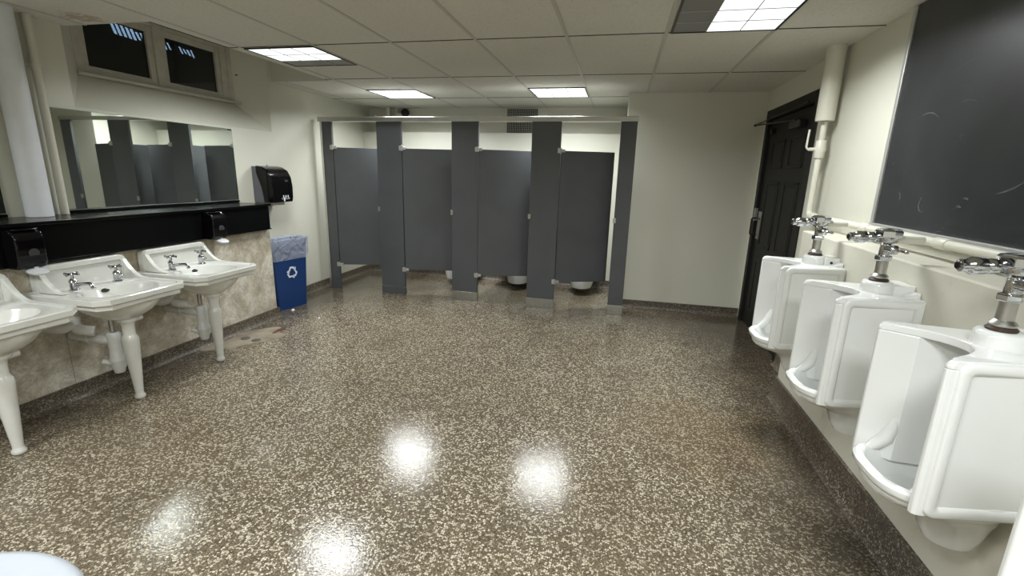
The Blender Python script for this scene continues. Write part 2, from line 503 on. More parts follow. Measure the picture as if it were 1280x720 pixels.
# left wall with splayed window recess
RY0, RY1, RZ = 2.68, 4.60, 1.875
WX = -3.92
b = MB()
b.box(-4.1, XL, YN, YB, 0, RZ)
b.box(-4.1, XL, YN, RY0, RZ, 2.86)
b.box(-4.1, XL, RY1, YB, RZ, 2.86)
b.prism([(XL, RZ), (WX - 0.02, 2.15), (WX - 0.02, RZ)], 'y', RY0, RY1)
b.prism([(XL, RY1), (WX - 0.02, 4.36), (WX - 0.02, RY1)], 'z', RZ, 2.86)
b.prism([(XL, RY0), (WX - 0.02, 2.92), (WX - 0.02, RY0)], 'z', RZ, 2.86)
b.box(-4.1, WX - 0.03, 2.9, 4.38, 2.67, 2.86)
struct(b.done('wall_left', 'wall', bevel=0, smooth=False), 'cream painted left wall with a splayed window recess', 'wall')
# right wall, back walls, wall behind the camera
b = MB()
b.box(XR, XR + 0.2, YN, 4.12, 0, 2.6)
b.box(XR, XR + 0.2, 5.47, YF, 0, 2.6)
b.box(XR, XR + 0.2, 4.12, 5.47, 2.19, 2.6)
struct(b.done('wall_right', 'wall', smooth=False), 'cream painted right wall around the dark door', 'wall')
b = MB(); b.box(0.02, XR + 0.2, YF, YB, 0, 2.6)
struct(b.done('wall_back_right', 'wall', bevel=0.006, smooth=False), 'blank cream back wall between stalls and door', 'wall')
b = MB(); b.box(-4.1, 0.02, YB, YB + 0.2, 0, 2.6)
struct(b.done('wall_back', 'wall', smooth=False), 'cream back wall above and behind the stalls', 'wall')
b = MB(); b.box(XL, 0.02, 6.50, YB, 0, 2.045)
struct(b.done('wall_back_lower', 'wall', bevel=0.004, smooth=False), 'pale plumbing chase wall behind the toilets', 'wall')
b = MB(); b.box(-4.1, XR + 0.2, YN - 0.15, YN, 0, 2.6)
struct(b.done('wall_front', 'wall', smooth=False), 'cream wall behind the viewer', 'wall')
# marble-faced lower wall on the left and urinal ledge wall on the right
def marble_x(y): return XM
b = MB(); b.prism([(XL - 0.01, YN), (marble_x(YN), YN), (marble_x(4.05), 4.05), (XL - 0.01, 4.05)], 'z', 0, 0.93)
struct(b.done('wall_left_lower', 'marble', bevel=0.003, smooth=False), 'stained marble slab facing below the black shelf', 'wall')
b = MB(); b.box(XU, XR + 0.01, YN, 3.42, 0, 1.20)
wr = struct(b.done('wall_right_lower', 'wall_low', bevel=0.008, smooth=False), 'scuffed cream half wall ledge carrying the urinals', 'wall')
def crack(pts, w, x=XU):
    b = MB()
    L_ = []; R_ = []
    for i, (y, z) in enumerate(pts):
        ww = w * sin(pi * (i + 0.35) / (len(pts) - 0.3))
        L_.append((y - ww, z)); R_.append((y + ww, z))
    b.prism(L_ + R_[::-1], 'x', x - 0.0015, x + 0.002)
    return b
crack([(1.285, 0.52), (1.29, 0.47), (1.278, 0.42), (1.283, 0.36), (1.27, 0.31)], 0.0035).done('crack', 'crack', wr, smooth=False)
crack([(1.39, 0.47), (1.385, 0.44), (1.365, 0.405), (1.35, 0.39)], 0.0025).done('crack', 'crack', wr, smooth=False)
crack([(1.345, 0.545), (1.33, 0.535), (1.315, 0.52)], 0.0022).done('crack', 'crack', wr, smooth=False)

# baseboards (cove terrazzo)
def cove(name, axis_pts, h, label):
    pass
b = MB()
prof = [(0, 0), (0.050, 0), (0.040, 0.006), (0.026, 0.02), (0.02, 0.045), (0.018, 0.095), (0, 0.095)]
b.rings([[(marble_x(YN) + p, YN, z) for p, z in prof], [(marble_x(4.062) + p, 4.062, z) for p, z in prof]])
struct(b.done('baseboard_left', 'base', ang=50), 'dark terrazzo cove base below the marble', 'baseboard')
b = MB()
b.prism([(XL + p, z) for p, z in prof], 'y', 4.05, 6.5)
b.box(XL, marble_x(4.05) + 0.02, 4.0505, 4.068, 0, 0.095)
struct(b.done('baseboard_left_far', 'base', ang=50), 'dark terrazzo base on the wall behind the blue bin', 'baseboard')
b = MB()
b.prism([(XU - p * 0.9, z * 1.75) for p, z in prof][::-1], 'y', YN, 3.435)
b.box(XU - 0.01, XR, 3.42, 3.437, 0, 0.166)
struct(b.done('baseboard_right', 'base', ang=50), 'tall grimy terrazzo base below the urinals', 'baseboard')
b = MB()
b.prism([(YF - p, z * 1.05) for p, z in prof], 'x', 0.02, XR)
b.prism([(XR - p, z * 1.05) for p, z in prof], 'y', 3.42, 4.12)
b.prism([(6.5 - p, z * 1.05) for p, z in prof], 'x', XL, 0.02)
b.prism([(0.02 - p, z * 1.05) for p, z in prof], 'y', YF - 0.018, 6.5)
struct(b.done('baseboard_back', 'base', ang=50), 'dark terrazzo base along the back walls', 'baseboard')

# window
w = sthing('window_1', 'high double window with off-white frame and dark night glass', 'window', (WX, 3.63, 2.15))
w.location = (0, 0, 0)
b = MB()
X0, X1 = WX - 0.05, WX
for (ya, yb_) in ((2.9555, 3.5445), (3.6205, 4.3145)):
    b.box(X0, X1, ya, yb_, 2.1525, 2.185)
    b.box(X0, X1, ya, yb_, 2.625, 2.655)
b.box(X0, X1 + 0.002, 2.90, 2.955, 2.1525, 2.655)
b.box(X0, X1 + 0.002, 4.315, 4.37, 2.1525, 2.655)
b.box(X0, X1 + 0.006, 3.545, 3.62, 2.1525, 2.655)
b.done('window_frame', 'win', w, bevel=0.004)
for (a, c) in ((2.955, 3.545), (3.62, 4.24)):
    b = MB()
    b.box(X0 - 0.005, X1 - 0.011, a + 0.0005, a + 0.045, 2.1855, 2.6245)
    b.box(X0 - 0.005, X1 - 0.011, c - 0.05, c - 0.0005, 2.1855, 2.6245)
    b.box(X0 - 0.005, X1 - 0.013, a + 0.0455, c - 0.0505, 2.1855, 2.21)
    b.box(X0 - 0.005, X1 - 0.013, a + 0.0455, c - 0.0505, 2.575, 2.6245)
    s_ = b.done('sash', 'win', w, bevel=0.003)
    MB().box(X0 + 0.012, X0 + 0.018, a + 0.04, c - 0.045, 2.205, 2.58).done('pane', 'pane', s_, smooth=False)
b = MB(); b.box(X0, X1 - 0.002, 4.2405, 4.3145, 2.1855, 2.6245); b.done('jamb_board', 'win', w, bevel=0.002)
b = MB(); b.box(WX - 0.04, WX + 0.045, 2.88, 4.42, 2.128, 2.152); b.done('window_sill', 'win', w, bevel=0.005)
b = MB(); b.box(WX - 0.03, WX - 0.004, 2.92, 4.37, 2.6555, 2.72); b.done('head_gap_shade', 'dark', w, smooth=False)  # black strip standing in for the shade above the frame
b = MB(); b.box(WX + 0.0, WX + 0.012, 4.40, 4.415, 2.42, 2.50); b.box(WX, WX + 0.03, 4.395, 4.42, 2.405, 2.418)
b.done('catch', 'blackm', w, bevel=0.001)

gt = sthing('window_slash_lights', 'dark outdoor grating with bluish glowing strips, added for the bright slashes in the high window', 'lightbox', (-4.62, 4.2, 2.70))  # added plate with glowing strips, shaped to give the bright slashes in the panes
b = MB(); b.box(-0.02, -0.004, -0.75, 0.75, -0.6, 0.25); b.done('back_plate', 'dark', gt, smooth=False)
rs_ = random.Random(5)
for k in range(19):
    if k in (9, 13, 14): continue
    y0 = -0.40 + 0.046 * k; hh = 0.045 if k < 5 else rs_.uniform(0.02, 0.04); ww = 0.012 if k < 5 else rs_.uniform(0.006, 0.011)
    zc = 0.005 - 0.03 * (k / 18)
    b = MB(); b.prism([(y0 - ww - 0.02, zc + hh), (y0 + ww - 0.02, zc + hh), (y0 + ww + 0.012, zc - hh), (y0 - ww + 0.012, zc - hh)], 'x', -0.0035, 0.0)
    b.done('glow_strip', 'slash_glow', gt, smooth=False)

# door in the right wall
d = sthing('door_1', 'dark brown panelled exit door with closer arm and pull plate', 'door', (0, 0, 0))
b = MB()
b.box(XR - 0.012, XR + 0.12, 4.12, 4.215, 0, 2.19)
b.box(XR - 0.012, XR + 0.12, 5.385, 5.47, 0, 2.19)
b.box(XR - 0.011, XR + 0.12, 4.2155, 5.3845, 2.10, 2.19)
b.done('door_frame', 'door', d, bevel=0.004)
b = MB()
b.box(XR + 0.02, XR + 0.065, 4.22, 5.38, 0.01, 2.095)
leaf = b.done('door_leaf', 'door', d, bevel=0.002)
b = MB()
def dpanel(y0, y1, z0, z1):
    for (a, c, e, f) in ((y0, y1, z0, z0 + 0.022), (y0, y1, z1 - 0.022, z1), (y0, y0 + 0.022, z0, z1), (y1 - 0.022, y1, z0, z1)):
        b.box(XR + 0.012, XR + 0.022, a, c, e, f)
    b.box(XR + 0.015, XR + 0.022, y0 + 0.05, y1 - 0.05, z0 + 0.05, z1 - 0.05)
for (y0, y1) in ((4.36, 4.72), (4.86, 5.22)):
    dpanel(y0, y1, 1.62, 1.88); dpanel(y0, y1, 0.86, 1.50); dpanel(y0, y1, 0.18, 0.72)
b.done('panel_moulding', 'door', leaf, bevel=0.005)
b = MB(); b.box(XR + 0.010, XR + 0.02, 5.245, 5.34, 0.92, 1.20)
pl = b.done('push_plate', 'steel', d, bevel=0.002)
b = MB(); b.tube(bend([(XR + 0.01, 5.33, 1.13), (XR - 0.05, 5.33, 1.13), (XR - 0.05, 5.33, 0.96), (XR + 0.01, 5.33, 0.96)], 0.02), 0.008)
b.tube([(XR - 0.005, 5.36, 1.13), (XR - 0.005, 5.22, 1.13)], 0.006)
b.done('door_handle', 'blackm', pl)
b = MB(); b.box(XR - 0.02, XR + 0.012, 5.372, 5.40, 1.10, 1.23); b.done('lock_strike', 'steel', d, bevel=0.002)
b = MB(); b.box(XR - 0.04, XR + 0.02, 4.40, 4.66, 1.94, 2.00)
cl = b.done('door_closer', 'blackm', d, bevel=0.008)
b = MB()
b.tube([(XR - 0.035, 4.5, 2.005), (XR - 0.09, 5.60 - 0.06, 2.06)], 0.007)
b.tube([(XR - 0.09, 5.54, 2.06), (XR - 0.02, 4.32, 2.12)], 0.006)
b.lathe([(0.014, -0.01), (0.014, 0.01)], (XR - 0.09, 5.54, 2.06))
b.done('closer_arm', 'blackm', cl)
b = MB(); b.box(XR - 0.02, XR + 0.02, 5.20, 5.24, 1.95, 2.0); b.done('arm_bracket', 'blackm', d, bevel=0.002)

# ------------------------------------------------------------------ CEILING LIGHTS
def ceiling_light(x0, y0, label, unlit='x'):
    W = 0.605
    t = thing('ceiling_light', label, 'ceiling light', (x0, y0, ZC), 0, 'recessed square ceiling lights')
    b = MB()
    e = 0.014
    for (a, c, p, q) in ((0, W, 0, e), (0, W, W - e, W), (0, e, 0, W), (W - e, W, 0, W)):
        b.box(a, c, p, q, -0.009, -0.0005)
    b.done('frame', 'blackm', t, smooth=False)
    c3 = (W - 2 * e) / 3
    b = MB()
    lx0 = e + (c3 if unlit == 'x' else 0); ly1 = W - e - (c3 if unlit == 'y' else 0)
    b.box(lx0, W - e, e, ly1, -0.0055, -0.003)
    b.done('diffuser', 'lens', t, smooth=False)
    if unlit in 'xy' and unlit:
        b = MB()
        if unlit == 'x': b.box(e, lx0, e, W - e, -0.0055, -0.003)
        else: b.box(e, W - e, ly1, W - e, -0.0055, -0.003)
        b.done('unlit_panel', 'louvred', t, smooth=False)
    b = MB()
    for k in (1, 2):
        b.box(e + c3 * k - 0.0025, e + c3 * k + 0.0025, e, W - e, -0.009, -0.004)
        b.box(e, W - e, e + c3 * k - 0.0025, e + c3 * k + 0.0025, -0.009, -0.004)
    b.done('louvre', 'louvre', t, smooth=False)
    la = bpy.data.lights.new('fluorescent_lamp', 'AREA'); la.shape = 'RECTANGLE'
    wx, wy = (W - e - lx0) - 0.01, (ly1 - e) - 0.01
    la.size, la.size_y = wx, wy; la.spread = radians(157)
    la.energy = LAMP_WATTS * (wx * wy) / (0.567 * 0.567); la.color = (0.95, 0.99, 1.0)
    lo = bpy.data.objects.new('fluorescent_lamp', la); COL.objects.link(lo); lo.parent = t
    lo.location = ((lx0 + W - e) / 2, (e + ly1) / 2, -0.014)
    return t
ceiling_light(0.232, 2.74, 'square ceiling light with one dark column, nearest, above the urinal side', 'x')
ceiling_light(-2.892, 3.37, 'square ceiling light in front of the high window', 'y')
ceiling_light(-2.892, 5.18, 'square ceiling light above the leftmost stalls', '')
ceiling_light(-1.025, 5.18, 'square ceiling light above the third stall, left of the air grille', '')
for (x, y) in ((-2.892, -0.3), (-1.025, -0.3), (0.232, -0.3)):
    ceiling_light(x, y, 'square ceiling light behind the viewer, ' + {-2.892: 'above the sink side', -1.025: 'middle of the row', 0.232: 'above the urinal side'}[x], '')

# ------------------------------------------------------------------ TOILET PARTITION
SY, SA = 5.235, radians(-1.8)
tp = thing('toilet_partition', 'charcoal grey four-stall partition with aluminium head rail', 'toilet partition', (-0.97, SY, 0), SA)
def lx(x): return (x + 0.97) / cos(SA)
pil = [(-3.570, -3.445), (-2.845, -2.525), (-1.900, -1.580), (-0.972, -0.652), (-0.036, 0.128)]
for i, (a, c) in enumerate(pil):
    b = MB(); b.box(lx(a), lx(c), 0, 0.032, 0.10 if i else 0.02, 2.065)
    p = b.done('pilaster', 'panel', tp, bevel=0.003)
    b = MB(); b.box(lx(a) - 0.002, lx(c) + 0.002, -0.004, 0.036, 0, 0.105 if i > 1 else 0.09)
    b.done('pilaster_shoe', 'steel' if i > 1 else 'panel', p, bevel=0.002)
    if i:
        b = MB(); b.box(lx(a) - 0.012, lx(a) + 0.022, -0.014, 0.0, 1.02, 1.075)
        b.done('door_keeper', 'steel', p, bevel=0.003)
b = MB(); b.box(lx(-3.625), lx(0.138), -0.012, 0.044, 2.06, 2.112)
b.done('head_rail', 'alu', tp, bevel=0.004)
b = MB(); b.box(lx(-3.60), lx(-3.572), -0.006, 0.038, 0.0, 2.07)
b.done('wall_channel', 'alu', tp, bevel=0.002)
b = MB()
dl = 0.60
hinges = [(-3.440, 20), (-2.520, 16), (-1.582, 19), (-0.646, 23)]
for i, (hx, an) in enumerate(hinges):
    an = radians(an)
    R = Matrix.Rotation(an, 3, 'Z')
    b = MB(); b.box(lx(hx), lx(hx) + dl, 0.004, 0.03, 0.315, 1.765, rot=R, piv=(lx(hx), 0.016, 0))
    dr = b.done('stall_door', 'panel', tp, bevel=0.002)
    for z in (0.315, 1.76):
        b = MB()
        b.box(lx(hx) - 0.035, lx(hx) + 0.0, -0.010, 0.0, z - 0.022, z + 0.03)
        b.box(lx(hx) + 0.0, lx(hx) + 0.04, -0.008, 0.03, z - 0.012, z + 0.02, rot=R, piv=(lx(hx), 0.016, z))
        b.lathe([(0.009, -0.025), (0.009, 0.035)], (lx(hx), -0.004, z), n=12)
        b.done('hinge', 'aluframe', dr, bevel=0.002)
    b = MB(); b.box(lx(hx) + dl - 0.06, lx(hx) + dl - 0.01, 0.03, 0.045, 1.02, 1.08, rot=R, piv=(lx(hx), 0.016, 0))
    b.done('door_latch', 'alu', dr, bevel=0.003)
for xm in (-2.71, -1.75, -0.812):
    yend = 6.5 - SY - 0.02
    b = MB(); b.box(lx(xm) - 0.013 + 0.0, lx(xm) + 0.013, 0.036, yend, 0.315, 1.765)
    b.done('divider_panel', 'panel', tp, bevel=0.002)

# toilets (wall hung bowls)
def toilet_proto():
    t = thing('toilet', 'white wall-hung toilet bowl in the rightmost stall', 'toilet', (-0.40, 6.48, 0), 0, 'wall-hung toilets in the stalls')
    def ring(a, bfr, z, yc, n=32):
        return [(a * cos(2 * pi * i / n), yc + bfr * sin(2 * pi * i / n), z) for i in range(n)]
    b = MB()
    b.rings([ring(0.05, 0.07, 0.08, -0.32), ring(0.10, 0.13, 0.07, -0.38), ring(0.135, 0.19, 0.095, -0.39), ring(0.16, 0.24, 0.18, -0.35),
             ring(0.175, 0.25, 0.30, -0.32), ring(0.185, 0.27, 0.37, -0.31), ring(0.18, 0.265, 0.385, -0.31), ring(0.13, 0.20, 0.385, -0.32),
             ring(0.11, 0.17, 0.33, -0.32), ring(0.06, 0.09, 0.22, -0.30)])
    b.box(-0.12, 0.12, -0.16, 0.01, 0.12, 0.38)
    b.done('bowl', 'porc', t, bevel=0.004)
    b = MB()
    b.rings([ring(0.19, 0.275, 0.388, -0.31), ring(0.192, 0.278, 0.40, -0.31), ring(0.185, 0.27, 0.408, -0.31), ring(0.12, 0.19, 0.408, -0.31), ring(0.115, 0.185, 0.388, -0.31)], closed=True)
    b.done('seat', 'blackp', t)
    b = MB(); b.tube(bend([(0, -0.08, 0.385), (0, -0.08, 0.62), (0.10, -0.08, 0.66), (0.10, 0.0, 0.66)], 0.03), 0.014)
    b.lathe([(0.03, 0.60), (0.034, 0.62), (0.034, 0.70), (0.022, 0.72)], (0, -0.08, 0), n=16)
    b.done('flush_pipe', 'chrome', t)
    return t
tt = toilet_proto()
dup(tt, (-1.25, 6.48, 0), label='white wall-hung toilet bowl in the second stall from the right')
dup(tt, (-2.13, 6.48, 0), label='white wall-hung toilet bowl in the third stall from the right')

# air grille and corner pipes
gr = thing('air_grille', 'square egg-crate air grille high on the back wall above the stalls', 'vent', (-1.385, YB, 2.06))
b = MB(); b.box(-0.215, 0.215, -0.006, -0.001, 0, 0.315); b.done('duct_opening', 'dark', gr, smooth=False)
b = MB()
nx_, nz_ = 17, 12
for i in range(nx_ + 1):
    x = -0.215 + 0.43 * i / nx_; b.box(x - 0.0025, x + 0.0025, -0.016, -0.006, 0, 0.315)
for i in range(nz_ + 1):
    z = 0.315 * i / nz_; b.box(-0.215, 0.215, -0.016, -0.006, z - 0.0025, z + 0.0025)
b.done('grid', 'grille', gr, smooth=False)
cp = thing('corner_pipe', 'short vertical pipes with a round valve in the back left ceiling corner', 'pipe', (-3.33, 6.62, 0))
b = MB(); b.tube([(-0.03, 0, 2.045), (-0.03, 0, ZC)], 0.035); b.tube([(0.10, 0.02, 2.045), (0.10, 0.02, ZC)], 0.022)
b.tube(bend([(0.10, 0.02, 2.29), (0.25, 0.0, 2.29)], 0.02), 0.028); b.done('pipe', 'pipe', cp)
b = MB(); b.lathe([(0.055, 0), (0.06, 0.01), (0.055, 0.025), (0.02, 0.03)], (0.25, -0.02, 2.315), (0.5, -1, 0.1)); b.done('valve_wheel', 'blackm', cp)

# ------------------------------------------------------------------ LEFT SIDE: shelf, mirrors, pipes
sh = thing('shelf', 'long glossy black shelf with deep fascia above the sinks', 'shelf', (XL, 1.2, 1.16))
b = MB(); b.box(0.001, 0.385, YN - 1.2, 4.02 - 1.2, -0.018, 0.002); b.done('shelf_top', 'black', sh, bevel=0.002)
b = MB(); b.box(0.29, 0.365, YN - 1.2, 4.005 - 1.2, -0.235, -0.018); b.done('fascia', 'black', sh, bevel=0.002)
b = MB(); b.box(0.295, 0.366, YN - 1.2, 4.02 - 1.2, -0.247, -0.236); b.done('bottom_strip', 'black', sh, bevel=0.001)
b = MB(); b.box(0.001, 0.29, 3.98 - 1.2, 4.0 - 1.2, -0.235, -0.018); b.done('end_panel', 'black', sh, bevel=0.001)

def mirror(y0, y1, label):
    t = thing('mirror', label, 'mirror', (XL, (y0 + y1) / 2, 1.164), 0, 'wall mirrors on the black shelf')
    h = (y1 - y0) / 2
    b = MB(); b.box(0.004, 0.018, -h, h, 0.022, 0.692); b.done('backing', 'glassedge', t, smooth=False)
    b = MB(); b.face([(0.0186, -h + 0.002, 0.024), (0.0186, h - 0.002, 0.024), (0.0186, h - 0.002, 0.69), (0.0186, -h + 0.002, 0.69)])
    o = b.done('glass', 'mirror', t, smooth=False, recalc=False)
    b = MB(); b.box(0.002, 0.026, -h, h, 0, 0.02); b.done('bottom_rail', 'black', t, bevel=0.002)
mirror(2.50, 4.025, 'wide frameless mirror reflecting the stalls, right of the pipes')
mirror(0.62, 2.165, 'frameless mirror at the left picture edge, only its green edge showing')

b = MB(); b.lathe([(0.068, 1.164), (0.068, ZC - 0.001)], (-3.615, 2.295, 0), n=28)
tag(b.done('insulated_pipe', 'pipew', ang=60), 'thick white wrapped vertical pipe between the two mirrors', 'pipe')
vp = thing('vertical_pipe', 'thin cream vertical pipe with a clamp beside the wide mirror', 'pipe', (-3.655, 2.465, 1.164))
b = MB(); b.tube([(0, 0, 0), (0, 0, ZC - 1.166)], 0.024); b.done('pipe', 'pipe', vp)
b = MB(); b.lathe([(0.029, -0.012), (0.029, 0.012)], (0, 0, 0.93)); b.box(-0.045, -0.02, -0.05, 0.05, 0.92, 0.94); b.done('clamp', 'pipe', vp)

# soap dispensers
def soap():
    t = thing('soap_dispenser', 'black soap dispenser on the fascia, nearest, left of the middle sink', 'soap dispenser', (-3.3325, 1.985, 0.908), 0, 'soap dispensers on the black fascia')
    b = MB()
    prof = [(0, 0), (0.075, 0), (0.095, 0.03), (0.10, 0.12), (0.10, 0.175), (0.085, 0.205), (0.05, 0.222), (0, 0.225)]
    b.prism(prof, 'y', -0.078, 0.066)
    b.done('housing', 'blackp', t, bevel=0.010, seg=3)
    b = MB()
    tri = [(0.028 * cos(a), 0.09 + 0.026 * sin(a)) for a in [radians(v) for v in (-150, -30, 20, 60, 90, 120, 160)]]
    b.prism(tri, 'x', 0.099, 0.104)
    b.done('sight_window', 'smoke2', t, bevel=0.001)
    b = MB()
    b.lathe([(0.0, -0.006), (0.034, -0.006), (0.050, 0.004), (0.051, 0.014), (0.036, 0.022), (0.0, 0.024)], (0.078, 0.01, -0.025), (0.35, 0, 1), n=28, cap0=False, cap1=False)
    b.lathe([(0.014, 0), (0.012, 0.03)], (0.075, 0.01, -0.022), n=14)
    b.done('nozzle', 'wood', t)
    b = MB(); b.box(0.015, 0.080, -0.066, 0.054, 0.220, 0.2265); b.done('lid', 'blackp', t, bevel=0.003)
    return t
so = soap()
dup(so, (-3.3325, 3.31, 0.9095), label='black soap dispenser on the fascia, far one, right of the farthest sink')

# paper towel dispenser
td = thing('paper_towel_dispenser', 'black roll towel dispenser with grey side on the wall above the blue bin', 'towel dispenser', (XL, 4.40, 1.15))
b = MB()
prof = [(0.12, 0), (0.225, 0), (0.235, 0.05), (0.238, 0.16), (0.225, 0.26), (0.19, 0.325), (0.13, 0.36), (0.05, 0.373), (0.05, 0.30), (0.10, 0.15)]
b.prism(prof, 'y', -0.158, 0.158); b.done('cover', 'blackp', td, bevel=0.012, seg=3)
b = MB()
b.prism([(0.001, 0.0), (0.14, 0.0), (0.115, 0.15), (0.125, 0.25), (0.075, 0.362), (0.001, 0.366)], 'y', -0.152, 0.152)
b.done('back_housing', 'smoke', td, bevel=0.004)
b = MB(); b.prism([(0.242, 0.012 + 0), (0.2435, 0.012), (0.2435, 0.05), (0.242, 0.05)], 'y', -0.01, 0.01)
for j, yy in enumerate((-0.035, 0.0, 0.035)):   # three hand pictograms
    b.box(0.236, 0.2375, yy - 0.004 + 0.03, yy + 0.010 + 0.03, 0.045, 0.062)
    for q in range(3): b.box(0.236, 0.2375, yy - 0.004 + q * 0.005 + 0.03, yy - 0.001 + q * 0.005 + 0.03, 0.062, 0.074)
b.box(0.236, 0.2375, -0.02, 0.085, 0.033, 0.036)
b.box(0.234, 0.2365, 0.086, 0.089, 0.033, 0.05); b.box(0.234, 0.2365, -0.024, -0.021, 0.033, 0.05)
b.done('hand_symbols', 'logo', td, smooth=False)
b = MB(); b.box(0.2335, 0.2365, 0.04, 0.08, 0.215, 0.226); b.done('badge', 'alu', td, bevel=0.001)
b = MB(); b.box(0.14, 0.144, -0.06, 0.12, -0.035, 0.01); b.done('towel', 'paper', td, smooth=False)
b = MB(); b.box(0.06, 0.07, -0.006, 0.006, 0.365, 0.385); b.done('key_lock', 'steel', td, bevel=0.001)

# recycling bin
bn = thing('recycling_bin', 'tall blue recycling bin beside the marble wall end', 'bin', (-3.515, 4.39, 0), radians(-12))
def rr(hx, hy, r, z, n=6, cx=0, cy=0):
    out = []
    for (sx, sy, a0) in ((1, 1, 0), (-1, 1, 90), (-1, -1, 180), (1, -1, 270)):
        for k in range(n + 1):
            a = radians(a0 + 90 * k / n)
            out.append((cx + sx * (hx - r) + r * cos(a), cy + sy * (hy - r) + r * sin(a), z))
    return out
b = MB()
b.rings([rr(0.085, 0.19, 0.03, 0.0), rr(0.108, 0.225, 0.035, 0.72), rr(0.116, 0.235, 0.038, 0.725), rr(0.116, 0.235, 0.038, 0.755),
         rr(0.108, 0.225, 0.033, 0.755), rr(0.104, 0.22, 0.03, 0.70), rr(0.078, 0.18, 0.025, 0.02)])
b.done('bin_body', 'blue', bn, ang=50)
# recycling symbol on the broad face (+x local side)
def recyc():
    b = MB()
    c0 = Vector((-0.01, 0.40))
    tilt = (0.108 - 0.085) / 0.72
    for k in range(3):
        a0 = radians(90 + 120 * k)
        def rot(p): return Vector((p[0] * cos(a0 - pi / 2) - p[1] * sin(a0 - pi / 2), p[0] * sin(a0 - pi / 2) + p[1] * cos(a0 - pi / 2)))
        # arrow body bending over the top corner, and its head
        polys = [[(-0.043, -0.004), (-0.027, 0.006), (-0.010, 0.036), (-0.017, 0.050), (-0.022, 0.048)],
                 [(-0.017, 0.050), (-0.010, 0.036), (0.006, 0.036), (0.016, 0.050)],
                 [(0.006, 0.036), (0.016, 0.050), (0.026, 0.034), (0.016, 0.026)],
                 [(0.006, 0.030), (0.038, 0.044), (0.036, 0.010)]]
        for pl_ in polys:
            f = []
            for p in pl_:
                q = rot(p) * 1.28; z = q.y + c0.y; y = q.x
                f.append((0.085 + tilt * z, y, z))
            lo = [Vector(v) + Vector((0.0008, 0, 0)) for v in f]; hi = [v + Vector((0.0015, 0, 0)) for v in lo]
            b.rings([lo, hi])
    return b
recyc().done('recycling_symbol', 'logo', bn, smooth=False)
# liner draped over the rim
random.seed(3)
def wob(ring, amp, seed):
    rnd = random.Random(seed); out = []
    n = len(ring)
    ph = [rnd.uniform(0, 6.28) for _ in range(4)]
    for i, (x, y, z) in enumerate(ring):
        t = 2 * pi * i / n
        d_ = amp * (sin(5 * t + ph[0]) + 0.7 * sin(9 * t + ph[1]) + 0.5 * sin(14 * t + ph[2])) / 2
        out.append((x * (1 + d_ / 0.12), y * (1 + d_ / 0.23), z + d_ * 0.8))
    return out
b = MB()
b.rings([wob(rr(0.112, 0.226, 0.04, 0.545, 12), 0.006, 1), wob(rr(0.122, 0.244, 0.05, 0.60, 12), 0.006, 2), wob(rr(0.124, 0.245, 0.05, 0.68, 12), 0.005, 3),
         wob(rr(0.127, 0.248, 0.05, 0.755, 12), 0.003, 4), wob(rr(0.122, 0.242, 0.045, 0.772, 12), 0.004, 4), wob(rr(0.100, 0.215, 0.035, 0.758, 12), 0.004, 5),
         wob(rr(0.092, 0.20, 0.03, 0.66, 12), 0.012, 6), wob(rr(0.080, 0.18, 0.03, 0.45, 12), 0.012, 7), wob(rr(0.060, 0.15, 0.03, 0.25, 12), 0.01, 8)], cap0=False, cap1=True)
ln = b.done('bin_liner', 'liner', None, ang=60)
ln.location = (-3.515, 4.39, 0); ln.rotation_euler = (0, 0, radians(-12))
tag(ln, 'clear plastic liner folded over the rim of the blue bin', 'bin liner')

